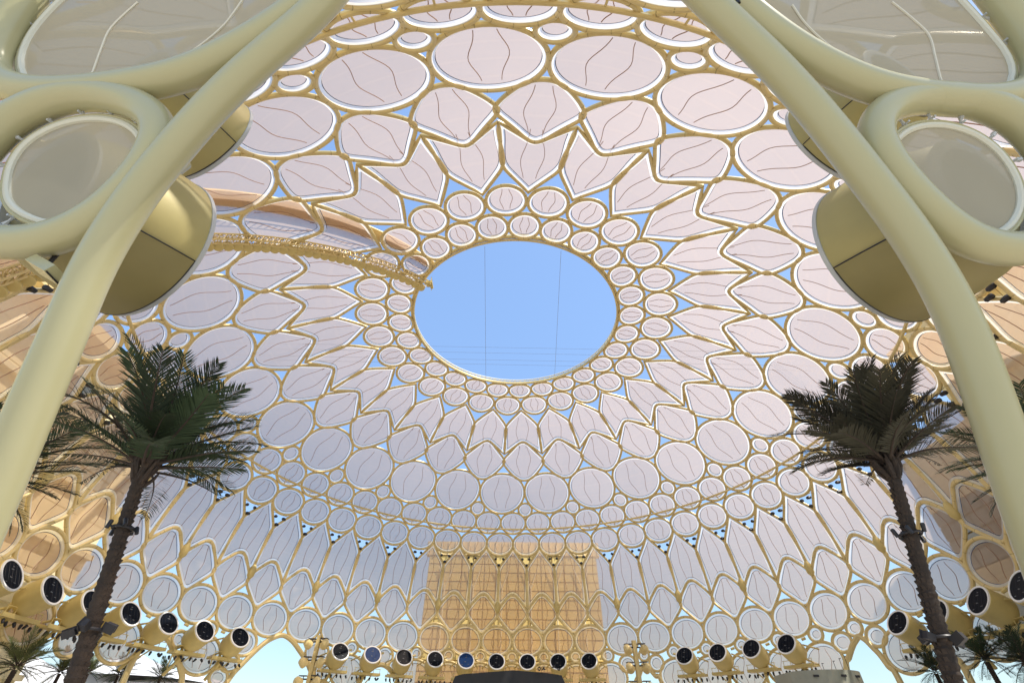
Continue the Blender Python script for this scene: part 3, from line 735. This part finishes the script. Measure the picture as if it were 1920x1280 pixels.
# ------------------------------------------------------------------ stage roof, kiosk, tents
st = empty('stage_roof', at(962, 1292, 2.1), 'black curved stage roof at the bottom centre edge', 'stage roof')
q = MB(); pts = [(-13, 2), (-12.6, 3.0), (-11, 3.4), (0, 4.2), (7.0, 3.8), (10.5, 3.4), (11.3, 1.8)]
sc_ = .60; A = [Vector((x*sc_, -1.5, z*sc_-.6)) for x, z in pts]; B_ = [p+Vector((0, 6, 0)) for p in A]; N = len(A)
lo = [Vector((p.x, p.y, -3)) for p in A]; lo2 = [Vector((p.x, p.y, -3)) for p in B_]
q.add(A+B_+lo+lo2, [(i, i+1, N+i+1, N+i) for i in range(N-1)]+[(2*N+i, 2*N+i+1, i+1, i) for i in range(N-1)]+[(N+i, N+i+1, 3*N+i+1, 3*N+i) for i in range(N-1)]+[(0, N, 3*N, 2*N), (N-1, 2*N-1, 4*N-1, 3*N-1)])
ob('roof_shell', q.mesh('roof_shell', STAGE, False), st)
q = MB()
for i in range(9): q.box((4.2+random.uniform(-1.6, 1.9), -1.7, 2.0+random.uniform(-.1, .28)), (.16, .1, .06), Matrix.Rotation(random.uniform(-1, 1), 3, 'Y'))
ob('rigging', q.mesh('rigging', DARKM, False), st)['kind'] = 'stuff'
kp = at(1535, 1262, 1.9)
ki = empty('grey_kiosk', (kp.x, kp.y, 0), 'grey green kiosk with rounded roof edge at the lower right', 'kiosk')
z0 = kp.z
q = MB(); P = []
for i in range(19):
    a = math.radians(200+140*i/18); P.append((4.3*math.cos(a), 4.3*math.sin(a)*.9))
P = [(-4.0, 3)]+P+[(4.0, 3)]
n_ = len(P)
q.add([(x, y, z0-2.6) for x, y in P]+[(x, y, z0) for x, y in P], [tuple(range(n_, 2*n_))]+[(i, (i+1) % n_, n_+(i+1) % n_, n_+i) for i in range(n_)])
ob('roof_band', q.mesh('roof_band', KIOSK, False), ki)
q = MB(); q.add([(x*.93, y*.93, .0) for x, y in P]+[(x*.93, y*.93, z0-2.61) for x, y in P], [(i, (i+1) % n_, n_+(i+1) % n_, n_+i) for i in range(n_)]); ob('wall', q.mesh('wall', KIOSK, False), ki)
for x in (-2.2, .6, 2.4):
    q = MB(); a_ = -4.3*.9*math.sqrt(max(0, 1-(x/4.3)**2)); q.box((x, a_-.05, z0-.55), (.28, .08, .10)); ob('vent', q.mesh('vent', DARKM, False), ki)
for i, x in enumerate((-.3, 1.1, 1.9, 2.6)):
    q = MB(); q.tube([(x, -2, z0), (x, -2, z0+.8+.25*i)], .03, 5); q.box((x+.08, -2, z0+.75+.25*i), (.11, .03, .03)); ob('antenna', q.mesh('antenna', DARKM), ki)
def tent(px, py, dep, w, h, label):
    p = at(px, py, dep); t = empty('tent', (p.x, p.y, 0), label, 'tent', 'white tensile tents outside the dome'); z1 = p.z
    q = MB(); n_ = 24; L = 8; vs = []
    for j in range(L+1):
        u_ = j/L
        for i in range(n_):
            a = 2*PI*i/n_; r_ = w*u_*(1-.06*math.cos(4*a)*u_); vs.append((r_*math.cos(a), r_*math.sin(a), z1-h*(u_**.75)))
    q.add(vs, [(j*n_+i, j*n_+(i+1) % n_, (j+1)*n_+(i+1) % n_, (j+1)*n_+i) for j in range(L) for i in range(n_)])
    ob('canopy', q.mesh('canopy', TENT), t)
    for i in range(6):
        a = 2*PI*i/6; m_ = MB(); m_.tube([(w*.9*math.cos(a), w*.9*math.sin(a), 0), (w*.9*math.cos(a), w*.9*math.sin(a), z1-h*.9)], .15, 6); ob('pole', m_.mesh('pole', WHITE), t)
tent(262, 1222, 4.4, 26, 7, 'white peaked tent seen through the small left portal')
tent(372, 1262, 4.9, 24, 4, 'lower white tent right of the peaked one')
tent(40, 1200, 3.6, 22, 9, 'sunlit cream tent at the lower left edge')

# ------------------------------------------------------------------ light towers
def tower(px, py, dep, label, lean):
    top = at(px, py, dep); t = empty('light_tower', (top.x, top.y, 0), label, 'light tower', 'lamp towers before the far wall')
    H_ = top.z
    q = MB(); q.box((0, 0, H_/2), (.36, .36, H_/2)); ob('mast', q.mesh('mast', GOLD, False), t)
    q = MB()
    for i in range(int(H_/1.2)): q.tube([(-.42, 0, i*1.2), (.42, 0, i*1.2+1.2)], .06, 4); q.tube([(.42, 0, i*1.2), (-.42, 0, i*1.2+1.2)], .06, 4)
    q.tube([(-.44, 0, 0), (-.44, 0, H_)], .08, 5); q.tube([(.44, 0, 0), (.44, 0, H_)], .08, 5)
    ob('lattice', q.mesh('lattice', GOLD), t)['kind'] = 'stuff'
    lm_ = MB(); lm_.lathe([(.001, 0), (.82, 0), (.86, .25), (.66, 1.25), (.28, 1.5), (.001, 1.55)], n=12); hm = lm_.mesh('lamp_head', GOLD)
    am = MB(); am.box((-.1, 0, 0), (.9, .10, .12)); am.box((.35, -.3, .55), (.75, .7, .06)); am.box((.35, -.3, .3), (.06, .06, .3)); amm = am.mesh('lamp_arm', DARKM, False)
    z = H_-1.2; i = 0
    while z > 3:
        for sx in (-1, 1):
            a_ = ob('lamp_arm', amm, t, loc=(sx*.95, -.1, z)); a_.rotation_euler = (0, 0, 0 if sx > 0 else PI)
            h_ = ob('lamp_head', hm, t, loc=(sx*1.45, -.5, z-.75)); h_.rotation_euler = (1.1, random.uniform(-.3, .3), sx*.5)
        z -= 3.1; i += 1
tower(600, 1190, 3.35, 'gold lamp tower right of the tall left portal', 0)
tower(1188, 1200, 3.35, 'gold lamp tower right of the tan building', 0)

# ------------------------------------------------------------------ palms
def frond_mesh(L, seed, droop, m, npair=54, lw=.034, ll=.66):
    rnd = random.Random(seed); b_ = MB(); pts = []
    n_ = 14; tw = rnd.uniform(-.3, .3)
    for i in range(n_+1):
        t = i/n_; pts.append(Vector((tw*t*t*L*.25, L*t*(1-.10*droop*t), -droop*L*.42*t**2.2)))
    b_.mi = 1; b_.tube(pts, [max(.008, .045*(1-t/n_*.9)) for t in range(n_+1)], 5); b_.mi = 0
    for i in range(npair):
        t = .16+.83*i/(npair-1); j = min(n_-1, int(t*n_)); p = pts[j].lerp(pts[j+1], t*n_-j); tg = (pts[j+1]-pts[j]).normalized()
        side0 = tg.cross(Vector((0, 0, 1))).normalized(); upv = side0.cross(tg).normalized()
        l_ = ll*L/2.6*(math.sin(PI*min(1, t*.82+.14))**.6)*rnd.uniform(.85, 1.1)
        for sg in (-1, 1):
            rise = rnd.uniform(.15, .65); ang = .75-.35*t+rnd.uniform(-.12, .12)
            d = (side0*sg*math.sin(ang+.25)+tg*math.cos(ang+.25)*1.0+upv*rise*.6).normalized()
            w = tg.cross(d).normalized().cross(d).normalized()*lw*.5
            w = (tg*.8+upv*.3).normalized(); w = (w-d*w.dot(d)).normalized()*lw*.5
            mid = p+d*l_*.55; tip = p+d*l_+Vector((0, 0, -.10*l_))
            b_.add([p-w*.5, p+w*.5, mid+w, mid-w, tip], [(0, 1, 2, 3), (3, 2, 4)])
    return b_.mesh('frond', [m, BOOT], True)
FR = {}
def fronds(m, key, L):
    if key not in FR: FR[key] = [frond_mesh(L, sd, dr, m) for sd, dr in ((1, .25), (2, .5), (3, .8), (4, 1.1), (5, .4), (6, .9))]
    return FR[key]
def palm(top, base, r0, r1, L, nf, label, m, key, boots=True, elmin=-25, trunk=True, seed=0, ringgap=.16):
    rnd = random.Random(seed); t = empty('date_palm', base, label, 'palm tree', 'date palms')
    T = Vector(top)-Vector(base); n_ = int(T.length/ringgap)
    pts = []; rr = []
    bow = Vector((0, 0, 0))
    for i in range(n_*2+1):
        u_ = i/(n_*2); pts.append(T*u_+bow*math.sin(PI*u_)); rr.append((r0+(r1-r0)*u_)*(1.0 if i % 2 else .86)*rnd.uniform(.97, 1.03))
    q = MB(); q.tube(pts, rr, 16); ob('trunk', q.mesh('trunk', TRUNK), t)
    if boots:
        q = MB()
        for i in range(n_):
            u_ = (i+.5)/n_; c = T*u_; r_ = r0+(r1-r0)*u_
            for j in range(11):
                a = 2*PI*(j/11+i*.382)+rnd.uniform(-.1, .1); o_ = Vector((math.cos(a), math.sin(a), 0)); s_ = Vector((-math.sin(a), math.cos(a), 0))
                w = r_*.30; b0 = c+o_*r_*.80; h = ringgap*rnd.uniform(.7, 1.05)
                q.add([b0-s_*w, b0+s_*w, b0+o_*r_*.26+s_*w*.55+Vector((0, 0, h)), b0+o_*r_*.26-s_*w*.55+Vector((0, 0, h)), b0-s_*w*.6+Vector((0, 0, h*1.1)), b0+s_*w*.6+Vector((0, 0, h*1.1))],
                      [(0, 1, 2, 3), (3, 2, 5, 4), (0, 3, 4), (1, 5, 2)])
        for j in range(26):                              # fibrous collar under the crown
            a = rnd.uniform(0, 2*PI); o_ = Vector((math.cos(a), math.sin(a), 0)); b0 = T*(1-rnd.uniform(.0, .05))+o_*r1*.9
            q.tube([b0, b0+o_*r1*.9+Vector((0, 0, .25)), b0+o_*r1*1.3+Vector((0, 0, .50))], [.06, .05, .02], 5)
        ob('leaf_bases', q.mesh('leaf_bases', BOOT), t)['kind'] = 'stuff'
    fm = fronds(m, key, L)
    for i in range(nf):
        u_ = (i+.5)/nf; el = math.radians(86-(86-elmin)*u_**.85+rnd.uniform(-7, 7)); az = i*2.399963+rnd.uniform(-.25, .25)
        f = ob('frond', fm[rnd.randrange(6)], t)
        d = Vector((math.cos(az)*math.cos(el), math.sin(az)*math.cos(el), math.sin(el)))
        side = Vector((-math.sin(az), math.cos(az), 0)); upv = side.cross(d)*-1
        if upv.z < 0 and el < 1.4: upv = -upv
        R = Matrix((d.cross(upv), d, upv)).transposed()
        f.rotation_euler = (R @ Matrix.Rotation(rnd.uniform(-.5, .5), 3, 'Y')).to_euler()
        f.location = T+Vector((math.cos(az)*.12, math.sin(az)*.12, .1+.35*(1-u_)))
        sc = rnd.uniform(.85, 1.1)*(1.15 if u_ < .6 else .95); f.scale = (sc, sc, sc)
    return t
D1 = .45
T1 = at(264, 886, D1); Q1 = at(137, 1280, .36); dirv = (T1-Q1).normalized(); B1 = T1-dirv*(T1.z/dirv.z)
palm(T1, B1, .215, .155, 2.8, 46, 'dark date palm with ringed trunk in front of the left dome wall', LEAF, 'a', elmin=14, seed=3)
T2 = at(1671, 876, D1); Q2 = at(1790, 1280, .36); dirv = (T2-Q2).normalized(); B2 = T2-dirv*(T2.z/dirv.z)
palm(T2, B2, .215, .155, 2.35, 50, 'dark date palm with ringed trunk in front of the right dome wall', LEAF2, 'b', elmin=20, seed=8)
T3 = at(-38, 905, .62); palm(T3, (T3.x, T3.y, 0), .25, .2, 2.0, 40, 'date palm mostly cut off behind the left arch tube', LEAF, 'a', boots=False, seed=5)
T4 = at(1972, 880, .60); palm(T4, (T4.x, T4.y, 0), .25, .2, 2.6, 40, 'date palm mostly cut off behind the right arch tube', LEAF, 'a', boots=False, seed=6)
for i, (px, py, dep, lab) in enumerate([(28, 1255, 1.5, 'sunlit palm crown at the bottom left corner'), (112, 1262, 2.3, 'small sunlit palm left of the left palm trunk'), (165, 1262, 2.8, 'small palm just right of the left palm trunk'),
                                        (222, 1266, 2.8, 'small palm below the small left portal'), (300, 1272, 2.8, 'small dry looking palm right of the small left portal'), (1755, 1262, 2.0, 'dark palm crown left of the right palm trunk foot'),
                                        (1850, 1240, 1.6, 'dark palm crown right of the right palm trunk foot'), (1925, 1245, 1.5, 'dark palm crown at the bottom right corner')]):
    T = at(px, py, dep); palm(T, (T.x, T.y, 0), .30, .24, 2.8, 26, lab, LEAF3 if px < 400 else LEAF, 's' if px < 400 else 'a', boots=False, seed=20+i)
# lamps strapped to the two trunks
def strap_lamps(T, B, frac, n_, label, big=False):
    p = Vector(B).lerp(Vector(T), frac); t = empty('trunk_spotlights', p, label, 'spotlight')
    q = MB(); q.tube([(.24*math.cos(a*PI/8), .24*math.sin(a*PI/8), 0) for a in range(16)], .035, 5, True); ob('strap', q.mesh('strap', DARKM), t)
    for i in range(n_):
        a = (i/n_)*2*PI+.3; o_ = Vector((math.cos(a), math.sin(a), 0)); q = MB()
        if big: q.box((0, 0, 0), (.12, .07, .08)); q.box((0, -.08, 0), (.14, .012, .10))
        else: q.lathe([(.001, -.10), (.048, -.10), (.055, .08), (.04, .11), (.001, .12)], n=10)
        c_ = ob('lamp_head', q.mesh('lamp_head', DARKM), t, loc=o_*(.38 if big else .33)+Vector((0, 0, random.uniform(-.1, .1)))); c_.rotation_euler = (random.uniform(-.5, .5), random.uniform(-.5, .5), a)
        q = MB(); q.tube([o_*.18, o_*(.38 if big else .32)], .03, 5); ob('bracket', q.mesh('bracket', DARKM), t)
def frac_at(T, B, py, px):
    best = min(((lambda p: abs(640-FPX*((p-CAM).dot(cu))/((p-CAM).dot(cf))-py))(Vector(B).lerp(Vector(T), i/300)), i/300) for i in range(60, 301)); return best[1]
strap_lamps(T1, B1, frac_at(T1, B1, 990, 0), 5, 'ring of small dark spotlights on the middle of the left palm trunk')
strap_lamps(T1, B1, frac_at(T1, B1, 1180, 0), 4, 'boxy dark floodlights strapped low on the left palm trunk', True)
strap_lamps(T2, B2, frac_at(T2, B2, 1000, 0), 5, 'ring of small dark spotlights on the middle of the right palm trunk')
strap_lamps(T2, B2, frac_at(T2, B2, 1195, 0), 4, 'boxy dark floodlights strapped low on the right palm trunk', True)
